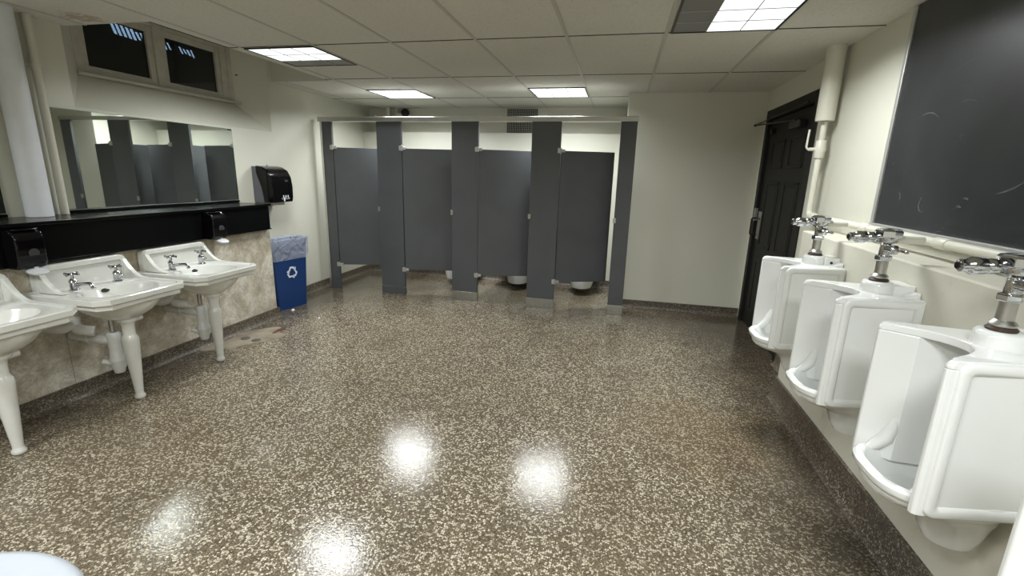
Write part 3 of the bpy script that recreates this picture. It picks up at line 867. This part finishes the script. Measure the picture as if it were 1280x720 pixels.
# ------------------------------------------------------------------ SINKS
def make_sink(label):
    t = thing('sink', label, 'sink', (XM, 0, 0), 0, 'white pedestal-leg sinks along the marble wall')
    RZ_ = 0.750
    W, D = 0.292, 0.600            # half width, depth
    ch = 0.058
    outer = [(0.0, -W), (D - ch, -W), (D, -W + ch), (D, W - ch), (D - ch, W), (0.0, W)]
    bc = Vector((0.385, 0.0))
    n = 120
    def cast(poly, ang):
        d_ = Vector((cos(ang), sin(ang))); best = None
        for i in range(len(poly)):
            a = Vector(poly[i]) - bc; e = Vector(poly[(i + 1) % len(poly)]) - Vector(poly[i])
            den = d_.x * e.y - d_.y * e.x
            if abs(den) < 1e-9: continue
            tt_ = (a.x * e.y - a.y * e.x) / den
            uu = (a.x * d_.y - a.y * d_.x) / den
            if tt_ > 0 and -1e-6 <= uu <= 1 + 1e-6: best = tt_ if best is None else min(best, tt_)
        return best
    angs = [2 * pi * i / n for i in range(n)]
    # insert exact corner directions
    for p in outer:
        a = math.atan2(p[1] - bc.y, p[0] - bc.x) % (2 * pi)
        j = min(range(n), key=lambda k: abs((angs[k] - a + pi) % (2 * pi) - pi)); angs[j] = a
    R0 = [cast(outer, a) for a in angs]
    def ro(ins, z):
        return [(bc.x + cos(a) * max(r - ins, 0.01), bc.y + sin(a) * max(r - ins, 0.01), z) for a, r in zip(angs, R0)]
    def el(ax, ay, z, cx=0.385):
        return [(cx + ax * cos(a), ay * sin(a), z) for a in angs]
    def mixr(A, B_, f): return [tuple(Vector(p) * (1 - f) + Vector(q) * f) for p, q in zip(A, B_)]
    b = MB()
    top = RZ_
    R = [el(0.055, 0.065, top - 0.195, 0.375), el(0.10, 0.11, top - 0.180, 0.37), el(0.155, 0.165, top - 0.145, 0.365), el(0.195, 0.215, top - 0.10, 0.355), el(0.21, 0.24, top - 0.078, 0.35),
         ro(0.040, top - 0.076), ro(0.028, top - 0.072), ro(0.022, top - 0.066), ro(0.022, top - 0.040), ro(0.006, top - 0.038), ro(0.0, top - 0.033), ro(0.0, top - 0.004), ro(0.0045, top),
         ro(0.034, top), ro(0.042, top - 0.006),
         el(0.163, 0.212, top - 0.007), el(0.156, 0.205, top - 0.010), el(0.150, 0.198, top - 0.022), el(0.135, 0.18, top - 0.06), el(0.115, 0.15, top - 0.10), el(0.07, 0.09, top - 0.138), el(0.03, 0.03, top - 0.15)]
    b.rings(R)
    body = b.done('basin', 'porcs', t, ang=32)
    # backsplash with swept ends
    BW = 0.262; H = 0.150; OY = 0.035
    pts = []
    for k in range(9):
        a = radians(90 * k / 8); pts.append((BW - 0.04 + 0.04 * cos(a), H - 0.04 + 0.04 * sin(a)))
    poly = [(BW, -0.02)] + pts + [(-y, z) for y, z in pts[::-1]] + [(-BW, -0.02)]
    b = MB()
    b.prism([(OY + y, top + z) for y, z in poly], 'x', 0.002, 0.058)
    inn = []
    for k in range(5):
        a = radians(90 * k / 4); inn.append((BW - 0.032 - 0.015 + 0.015 * cos(a), H - 0.034 - 0.015 + 0.015 * sin(a)))
    ypoly = [(BW, -0.005)] + pts + [(-y, z) for y, z in pts[::-1]] + [(-BW, -0.005), (-BW + 0.032, -0.005)] + [(-y, z) for y, z in inn] + [(y, z) for y, z in inn[::-1]] + [(BW - 0.032, -0.005)]
    b.prism([(OY + y, top + z) for y, z in ypoly], 'x', 0.0581, 0.074)
    b.done('backsplash', 'porcs', t, bevel=0.005, seg=3, ang=40)
    for s_ in (-1, 1):
        b = MB()
        prof = [(0.0742, H - 0.03)]
        for k in range(1, 11):
            u = k / 10
            prof.append((0.0742 + 0.17 * u, (H - 0.03) * (1 - u) ** 2.3 + 0.0005))
        prof += [(0.244, -0.004), (0.0742, -0.004)]
        y0, y1 = OY + s_ * (BW - 0.030), OY + s_ * BW
        b.prism([(x, top + z) for x, z in prof], 'y', min(y0, y1), max(y0, y1))
        b.done('side_return', 'porcs', t, bevel=0.006, seg=3, ang=40)
    # overflow slot and drain
    b = MB(); b.lathe([(0.016, 0), (0.016, 0.004)], (0, 0, 0), (1, 0, 0.5), n=20)
    o = b.done('overflow_slot', 'crack', t); o.scale = (1, 1.6, 0.8); o.location = (0.2365, 0.01, top - 0.030)
    b = MB(); b.lathe([(0.024, 0), (0.022, 0.004), (0.0, 0.004)], (0.385, 0, top - 0.150), n=20, cap1=False); b.done('drain', 'chrome', t)
    # taps
    for s_, spout in ((-1, True), (1, False)):
        yy = s_ * 0.130 + 0.02
        b = MB()
        b.lathe([(0.024, 0), (0.024, 0.006), (0.017, 0.010), (0.016, 0.040), (0.019, 0.046), (0.015, 0.056), (0.008, 0.062), (0.007, 0.078), (0.011, 0.082), (0.009, 0.09), (0.0, 0.092)],
                (0.150, yy, top - 0.008), n=20, cap1=False)
        tp_ = b.done('tap', 'chrome', t); k_ = 1.22; tp_.scale = (k_,) * 3; tp_.location = (0.165 - 0.15 * k_, yy - yy * k_, (top - 0.008) * (1 - k_))
        b = MB()
        if spout:
            b.tube(bend([(0.150, yy, top + 0.020), (0.185, yy, top + 0.026), (0.262, yy, top + 0.036), (0.276, yy, top + 0.012)], 0.02), [0.010] * 7 + [0.009] * 7, n=12)
        else:
            b.lathe([(0.008, 0), (0.008, 0.016), (0.010, 0.02), (0.004, 0.026)], (0.158, yy, top + 0.026), (0.5, 1, 0), n=12)
        b.done('spout', 'chrome', tp_)
        b = MB()
        for a in (radians(20), radians(110)):
            dx, dy = cos(a), sin(a)
            b.tube([(0.150 - dx * 0.033, yy - dy * 0.033, top + 0.076), (0.150 - dx * 0.02, yy - dy * 0.02, top + 0.076), (0.150 + dx * 0.02, yy + dy * 0.02, top + 0.076), (0.150 + dx * 0.033, yy + dy * 0.033, top + 0.076)], [0.0075, 0.005, 0.005, 0.0075], n=10)
        b.done('cross_handle', 'chrome', tp_)
    # leg
    b = MB()
    b.lathe([(0.024, 0.0), (0.031, 0.006), (0.032, 0.022), (0.024, 0.034), (0.023, 0.045), (0.029, 0.12), (0.037, 0.24), (0.044, 0.35), (0.047, 0.40), (0.045, 0.425), (0.036, 0.438),
             (0.033, 0.45), (0.034, 0.50), (0.040, 0.525), (0.058, 0.54), (0.062, 0.552), (0.058, 0.566)], (0.385, 0, 0), n=28)
    lg = b.done('leg', 'porcs', t, ang=60)
    b = MB(); b.tube([(0.39, 0.03, 0.535), (0.39, 0.088, 0.538)], [0.018, 0.020]); b.done('bracket_knob', 'porcs', lg, bevel=0.004)
    # waste trap and supplies
    b = MB()
    b.tube([(0.28, -0.02, 0.56), (0.28, -0.02, 0.46)], 0.016, n=14)
    b.done('tailpiece', 'steel', t)
    b = MB()
    b.lathe([(0.0, 0.18), (0.028, 0.18), (0.032, 0.20), (0.042, 0.225), (0.044, 0.26), (0.049, 0.262), (0.049, 0.278), (0.041, 0.285), (0.036, 0.34), (0.042, 0.44), (0.032, 0.455)], (0.28, -0.02, 0), n=20, cap0=False)
    b.tube(bend([(0.28, -0.03, 0.24), (0.23, -0.08, 0.27)], 0.02), 0.018)
    b.done('bottle_trap', 'pvc', t, ang=50)
    b = MB()
    b.tube(bend([(0.28, -0.02, 0.40), (0.22, -0.05, 0.41), (0.10, -0.06, 0.42), (0.004, -0.06, 0.42)], 0.03), 0.032, n=16)
    b.lathe([(0.038, 0), (0.038, 0.03)], (0.12, -0.058, 0.418), (1, 0, 0), n=16)
    b.done('waste_arm', 'pvc', t, ang=50)
    b = MB()
    b.tube(bend([(0.16, -0.145, 0.70), (0.16, -0.145, 0.52), (0.20, -0.145, 0.50), (0.25, -0.10, 0.485)], 0.03), 0.032, n=16)
    b.tube(bend([(0.16, -0.145, 0.54), (0.16, -0.21, 0.52), (0.004, -0.22, 0.52)], 0.03), 0.028, n=16)
    b.lathe([(0.036, 0), (0.036, 0.03)], (0.16, -0.145, 0.56), (0, 0, 1), n=16)
    b.done('supply_pipe', 'pvc', t, ang=50)
    return t
SINK_Y = (1.59, 2.25, 2.91)
s0 = make_sink('white sink with two chrome taps, farthest of the three, near the blue bin')
s0.location = (marble_x(SINK_Y[2]) + 0.002, SINK_Y[2], 0)
dup(s0, (marble_x(SINK_Y[1]) + 0.002, SINK_Y[1], 0), label='white sink with two chrome taps, middle of the three along the marble wall')
dup(s0, (marble_x(SINK_Y[0]) + 0.002, SINK_Y[0], 0), label='white sink cut by the left picture edge, nearest of the three')

# ------------------------------------------------------------------ URINALS
def make_urinal(label):
    """local +x points out of the wall"""
    t = thing('urinal', label, 'urinal', (XU, 0, 0), pi, 'white urinals along the right half wall')
    zt, zb = 1.072, 0.608
    side = [(0.0, -0.135), (0.296, -0.182), (0.312, -0.181), (0.322, -0.174), (0.323, -0.162)]
    def arc(y): return 0.178 + 0.145 * (abs(y) / 0.162) ** 2.0
    ys_ = [-0.162 + 0.324 * k / 24 for k in range(25)]
    mirror_side = [(x, -y) for x, y in side[::-1]]
    b = MB()
    ol = side[:-1] + [(arc(y), y) for y in ys_] + mirror_side[1:]
    rr_ = 0.026; sl = []
    for k in range(8):
        h_ = rr_ * k / 7; xm_ = 0.323 - rr_ * (1 - math.sqrt(max(0, 1 - (k / 7) ** 2)))
        sl.append([(min(x, xm_ + 0.00002 * q), y, zt - rr_ + h_) for q, (x, y) in enumerate(ol)])
    b.rings(sl)
    jy = [-0.162, -0.15, -0.13, -0.112]
    cav = [(0.236, -0.104), (0.13, -0.100), (0.075, -0.085), (0.052, -0.05), (0.046, 0.0)]
    half = side[:-1] + [(arc(y), y) for y in jy] + cav
    b.prism(half + [(x, -y) for x, y in half[:-1][::-1]], 'z', zb, zt - 0.0258)
    body = b.done('body', 'porc', t, bevel=0.007, seg=3, ang=30)
    # raised borders on both outer cheeks
    for s_ in (-1, 1):
        b = MB()
        A = Vector((0.0, s_ * 0.135, 0)); Bv = Vector((0.300, s_ * 0.183, 0)); dr_ = (Bv - A).normalized(); nn = Vector((-dr_.y, dr_.x, 0)) * s_
        if nn.y * s_ < 0: nn = -nn
        Ln = (Bv - A).length
        def q(u, z, o): return A + dr_ * u + nn * o + Vector((0, 0, z))
        loops = []
        for ins, o in ((0.0, -0.004), (0.0, 0.003), (0.002, 0.007), (0.007, 0.010), (0.022, 0.010), (0.027, 0.008), (0.034, 0.001), (0.036, -0.004)):
            u0, u1, z0, z1 = ins, Ln - ins, zb + ins, zt - 0.003 - ins
            rad = max(0.030 - ins * 0.6, 0.006); lp = [q(u0, z1, o), q(u0, z0, o)]
            for k in range(7):
                a = radians(-90 + 90 * k / 6); lp.append(q(u1 - rad + rad * cos(a), z0 + rad + rad * sin(a), o))
            for k in range(7):
                a = radians(90 * k / 6); lp.append(q(u1 - rad + rad * cos(a), z1 - rad + rad * sin(a), o))
            loops.append(lp)
        b.rings(loops, cap0=False, cap1=False)
        b.done('cheek_border', 'porc', body, ang=75)
    # bowl and lip
    n = 48
    def sup(x0, x1, hw, z, e=2.6):
        cx, ax = (x0 + x1) / 2, (x1 - x0) / 2
        out = []
        for i in range(n):
            a = 2 * pi * i / n; ca, sa = cos(a), sin(a)
            out.append((cx + ax * math.copysign(abs(ca) ** (2 / e), ca), hw * math.copysign(abs(sa) ** (2 / e), sa), z))
        return out
    def tip(r, k): return [(x, y, z + max(0, x - 0.15) * k) for x, y, z in r]
    b = MB()
    b.rings([sup(0.06, 0.13, 0.035, 0.415, 2), sup(0.03, 0.16, 0.055, 0.425, 2), sup(0.015, 0.180, 0.068, 0.46, 2), sup(0.0, 0.200, 0.076, 0.515, 2.2),
             sup(0.0, 0.25, 0.095, 0.545), sup(0.0, 0.320, 0.118, 0.568, 2.6), sup(0.0, 0.350, 0.135, 0.586, 2.8), sup(0.0, 0.353, 0.142, 0.600, 3), sup(0.0, 0.346, 0.148, 0.604, 3),
             sup(0.0, 0.348, 0.150, 0.612, 3), sup(0.0, 0.366, 0.158, 0.618, 3), sup(0.0, 0.370, 0.160, 0.624, 3), sup(0.0, 0.371, 0.160, 0.640, 3), sup(0.004, 0.364, 0.155, 0.647, 3),
             sup(0.03, 0.346, 0.138, 0.647, 3), sup(0.040, 0.338, 0.131, 0.640, 3),
             sup(0.05, 0.328, 0.120, 0.600, 3), sup(0.06, 0.29, 0.10, 0.560, 2.6), sup(0.10, 0.22, 0.04, 0.550, 2)])
    b.done('bowl', 'porc', t, ang=40)
    # swan necks joining the cheeks to the lip
    for s_ in (-1, 1):
        b = MB()
        b.tube([(0.222, s_ * 0.134, 0.86), (0.232, s_ * 0.128, 0.78), (0.242, s_ * 0.124, 0.72), (0.254, s_ * 0.124, 0.682), (0.276, s_ * 0.128, 0.655), (0.305, s_ * 0.128, 0.630)], [0.010, 0.017, 0.022, 0.024, 0.020, 0.010], n=20)
        b.done('lip_shoulder', 'porc', body, ang=60)
    # spud collar
    b = MB()
    b.lathe([(0.060, -0.03), (0.058, 0.030), (0.055, 0.040), (0.048, 0.045), (0.02, 0.045)], (0.108, 0, zt), n=32)
    b.box(0.0, 0.075, -0.062, 0.062, zt - 0.03, zt + 0.040)
    b.prism([(0.0, zt - 0.01), (0.09, zt - 0.01), (0.0, zt + 0.022)], 'y', -0.105, 0.105)
    col = b.done('spud_collar', 'porc', body, bevel=0.006, seg=3, ang=40)
    for s_ in (-1, 1):
        b = MB(); b.lathe([(0.007, 0), (0.007, 0.003)], (0.045, s_ * 0.0615, zt + 0.015), (0, s_, 0), n=14); b.done('bolt_hole', 'crack', col)
    # drain strainer in the bowl
    b = MB(); b.lathe([(0.02, 0), (0.018, 0.004), (0.0, 0.006)], (0.16, 0, 0.5505), n=16, cap1=False); b.done('strainer', 'steel', t)
    return t
UR_Y = (0.89, 1.535, 2.20, 2.875)
u0 = make_urinal('white porcelain urinal, farthest of the row, beside the dark door')
u0.location.y = UR_Y[3]
dup(u0, (XU, UR_Y[2], 0), label='white porcelain urinal, second farthest, below the left edge of the chalkboard')
dup(u0, (XU, UR_Y[1], 0), label='white porcelain urinal, large, nearest one fully in view')
dup(u0, (XU, UR_Y[0], 0), label='white porcelain urinal cut off by the bottom right picture corner')

# flush valves
def make_valve(label):
    """local +x out of the wall, base on the urinal collar"""
    t = thing('flush_valve', label, 'flush valve', (XU - 0.108, 0, 1.117), pi, 'chrome flush valves above the urinals')
    b = MB(); b.lathe([(0.034, 0.0), (0.036, 0.006), (0.028, 0.014), (0.022, 0.016)], n=24); b.done('gasket', 'rubber', t)
    b = MB()
    b.lathe([(0.030, 0.014), (0.032, 0.02), (0.026, 0.028), (0.021, 0.032), (0.021, 0.085), (0.022, 0.088)], n=24)
    b.done('vacuum_tube', 'steel', t)
    b = MB(); b.lathe([(0.026, 0.084), (0.030, 0.088), (0.030, 0.104), (0.025, 0.108)], n=6); b.done('coupling_nut', 'chrome', t, bevel=0.002, smooth=False)
    b = MB()
    b.lathe([(0.020, 0.104), (0.020, 0.150), (0.026, 0.156), (0.036, 0.162), (0.036, 0.182), (0.040, 0.186), (0.043, 0.190), (0.043, 0.208), (0.034, 0.216), (0.0, 0.219)], n=28, cap1=False)
    body = b.done('valve_body', 'chrome', t, ang=45)
    b = MB(); b.lathe([(0.044, 0.180), (0.050, 0.184), (0.050, 0.207), (0.044, 0.214)], n=8); b.done('cap_ring', 'chrome', body, bevel=0.002, smooth=False)
    b = MB()
    b.lathe([(0.016, 0.0), (0.016, 0.03), (0.019, 0.032), (0.019, 0.042), (0.012, 0.048), (0.006, 0.054), (0.005, 0.085), (0.008, 0.092), (0.006, 0.10)], (0, 0.012, 0.136), (-0.25, 1, 0.0), n=18)
    b.done('flush_handle', 'chrome', t, ang=45)
    b = MB()
    b.lathe([(0.014, 0.0), (0.015, 0.03), (0.022, 0.034), (0.022, 0.05), (0.018, 0.056), (0.024, 0.062), (0.025, 0.092), (0.020, 0.100), (0.018, 0.104), (0.018, 0.118), (0.013, 0.122)], (0.02, 0, 0.180), (1, 0, -0.02), n=20)
    st = b.done('control_stop', 'chrome', t, ang=40)
    b = MB(); b.lathe([(0.010, 0.0), (0.010, 0.004)], (0.1415, 0, 0.1775), (1, 0, -0.02), n=14); b.done('stop_screw', 'blackm', st)
    b = MB(); b.tube(bend([(-0.03, 0, 0.174), (-0.07, 0, 0.174), (-0.128, 0, 0.174)], 0.02), 0.016, n=14)
    b.done('supply_stub', 'pipe', t)
    return t
v0 = make_valve('chrome flush valve on the farthest urinal'); v0.location.y = UR_Y[3]
dup(v0, (XU - 0.108, UR_Y[2], 1.117), label='chrome flush valve on the second farthest urinal')
dup(v0, (XU - 0.108, UR_Y[1], 1.117), label='chrome flush valve with rusty base on the large near urinal')

# supply pipe with ball valve, insulated riser
sp_ = thing('water_pipe', 'cream painted water pipe dropping by the door and running above the ledge', 'pipe', (0, 0, 0))
px, pz = 1.335, 1.272
b = MB()
b.tube(bend([(px, 3.78, 1.912), (px, 3.78, pz), (px, -1.5, pz)], 0.05), 0.0195, n=16)
for y in (2.95, 2.30, 1.62):
    b.lathe([(0.022, -0.04), (0.0245, -0.035), (0.0245, 0.035), (0.022, 0.04)], (px, y, pz), (0, 1, 0), n=16)
b.lathe([(0.029, -0.03), (0.029, 0.03)], (px, 3.70, pz), (0, 1, 0), n=16)
b.done('pipe', 'pipe', sp_, ang=50)
b = MB()
b.lathe([(0.027, -0.06), (0.032, -0.05), (0.032, -0.02), (0.038, 0.0), (0.032, 0.02), (0.032, 0.05), (0.027, 0.06)], (px, 3.78, 1.73), n=18)
b.lathe([(0.012, 0), (0.012, 0.05)], (px - 0.02, 3.78, 1.73), (-1, 0, 0), n=12)
bv = b.done('ball_valve', 'pipe', sp_, ang=50)
b = MB(); b.tube(bend([(px - 0.068, 3.78, 1.725), (px - 0.088, 3.78, 1.74), (px - 0.084, 3.78, 1.86)], 0.02), 0.0065); b.done('lever', 'pipe', bv)
b = MB(); b.lathe([(0.020, 1.915), (0.056, 1.915), (0.058, 1.925), (0.058, ZC - 0.012), (0.056, ZC - 0.001)], (px - 0.005, 3.77, 0), n=28)
tag(b.done('insulated_pipe', 'pipe', ang=60), 'thick cream insulated vertical pipe above the dark door edge', 'pipe')

# chalkboard
cb = thing('chalkboard', 'large smudged dark chalkboard with thin aluminium frame above the urinals', 'chalkboard', (XR, 0, 0))
YC0, YC1, CZ0, CZ1 = -0.9, 3.01, 1.298, 2.385
b = MB(); b.box(-0.016, -0.002, YC0, YC1, CZ0, CZ1); b.done('board', 'chalk', cb, smooth=False)
b = MB()
b.box(-0.026, -0.001, YC1 - 0.012, YC1 + 0.016, CZ0 + 0.0005, CZ1)
b.box(-0.026, -0.001, YC0 - 0.016, YC0, CZ0 + 0.0005, CZ1)
b.box(-0.034, -0.001, YC0 - 0.016, YC1 + 0.016, CZ0 - 0.034, CZ0)
b.done('board_frame', 'aluframe', cb, bevel=0.003)

def stroke(pts, w):
    L_ = []; R_ = []
    for i, (y, z) in enumerate(pts):
        a = Vector(pts[max(i - 1, 0)]); c_ = Vector(pts[min(i + 1, len(pts) - 1)]); d_ = (c_ - a).normalized(); n_ = Vector((-d_.y, d_.x)) * w * sin(pi * (i + 0.4) / (len(pts) - 0.2))
        L_.append((y + n_.x, z + n_.y)); R_.append((y - n_.x, z - n_.y))
    b = MB(); b.prism(L_ + R_[::-1], 'x', -0.0168, -0.0162)
    return b.done('chalk_mark', 'chalkline', cb, smooth=False)
for (yc, zc, r, a0, a1, w_) in ((2.72, 1.70, 0.14, 60, 130, 0.003), (2.46, 1.74, 0.12, 70, 120, 0.002), (2.60, 1.42, 0.035, -100, 60, 0.005), (2.83, 1.44, 0.03, 100, 220, 0.004),
                                (2.22, 1.78, 0.30, 235, 262, 0.004), (2.92, 1.60, 0.02, 0, 90, 0.002), (2.36, 1.375, 0.05, 70, 110, 0.006), (2.33, 1.43, 0.03, 60, 130, 0.005), (2.96, 1.36, 0.006, 0, 90, 0.003)):
    stroke([(yc + r * cos(radians(a0 + (a1 - a0) * k / 8)), zc + r * sin(radians(a0 + (a1 - a0) * k / 8))) for k in range(9)], w_)

# ------------------------------------------------------------------ FLOOR DETAILS
random.seed(11)
pts = []
for k in range(26):
    a = 2 * pi * k / 26
    r = 1 + 0.16 * sin(3 * a + 1) + 0.12 * sin(5 * a) + random.uniform(-0.05, 0.05)
    pts.append((-3.16 + 0.185 * r * cos(a) + 0.07 * sin(a), 3.40 + 0.33 * r * sin(a)))
b = MB(); b.prism(pts, 'z', 0.0, 0.0018)
fp = tag(b.done('floor_patch', 'conc', smooth=False), 'bare tan concrete repair patch on the terrazzo beside the farthest sink leg', 'floor patch')
fp['kind'] = 'structure'
for (x, y, lb) in ((-3.19, 3.385, 'round grey pipe cap on the tan floor patch, nearer the marble wall'), (-3.065, 3.37, 'round grey pipe cap on the tan floor patch, farther from the marble wall')):
    b = MB(); b.lathe([(0.037, 0), (0.039, 0.003), (0.034, 0.006), (0.0, 0.004)], (x, y, 0.0018), n=24, cap1=False)
    tag(b.done('floor_cap', 'lead'), lb, 'pipe cap', 'round caps in the floor patch')
b = MB()
st_ = [(-3.06 + 0.03 * cos(a) * (1 + 0.3 * sin(3 * a)) , 3.66 + 0.09 * sin(a)) for a in [2 * pi * i / 18 for i in range(18)]]
b.prism(st_, 'z', 0.0, 0.0022)
o = tag(b.done('floor_stain', 'rust', smooth=False), 'dark reddish stain on the floor near the blue bin', 'stain'); o['kind'] = 'structure'
def scrap(x, y, s, label):
    b = MB()
    V = [(x + s * cos(a) * random.uniform(0.5, 1.1), y + s * sin(a) * random.uniform(0.6, 1.1)) for a in [2 * pi * i / 8 for i in range(8)]]
    lo = [(p[0], p[1], 0.001 + random.uniform(0, 0.006)) for p in V]; c_ = (x, y, 0.016)
    hi = [(x + (p[0] - x) * 0.5, y + (p[1] - y) * 0.5, 0.01 + random.uniform(0, 0.008)) for p in V]
    b.rings([[(p[0], p[1], 0.0005) for p in V], lo, hi]); tag(b.done('paper_scrap', 'paper', ang=20), label, 'paper scrap', 'paper scraps on the floor')

# ------------------------------------------------------------------ WASTE CAN near the viewer
wc = thing('waste_can', 'round grey-blue waste can cut by the bottom left picture corner', 'waste can', (-1.235, 0.365, 0))
b = MB()
b.lathe([(0.20, 0.0), (0.215, 0.02), (0.262, 0.56), (0.275, 0.575), (0.280, 0.585), (0.276, 0.60), (0.262, 0.60), (0.255, 0.58), (0.21, 0.04), (0.0, 0.035)], n=56, cap1=False)
b.done('can_body', 'can', wc, ang=50)
b = MB()
b.lathe([(0.270, 0.585), (0.300, 0.590), (0.306, 0.604), (0.298, 0.616), (0.280, 0.622), (0.268, 0.618), (0.20, 0.632), (0.10, 0.640), (0.0, 0.642)], n=64, cap0=False, cap1=False)
b.done('lid', 'can', wc, ang=50)

scrap(-3.365, 4.265, 0.02, 'crumpled white paper scrap at the foot of the blue bin')
scrap(-2.935, 4.10, 0.016, 'small white paper scrap on open floor right of the blue bin')
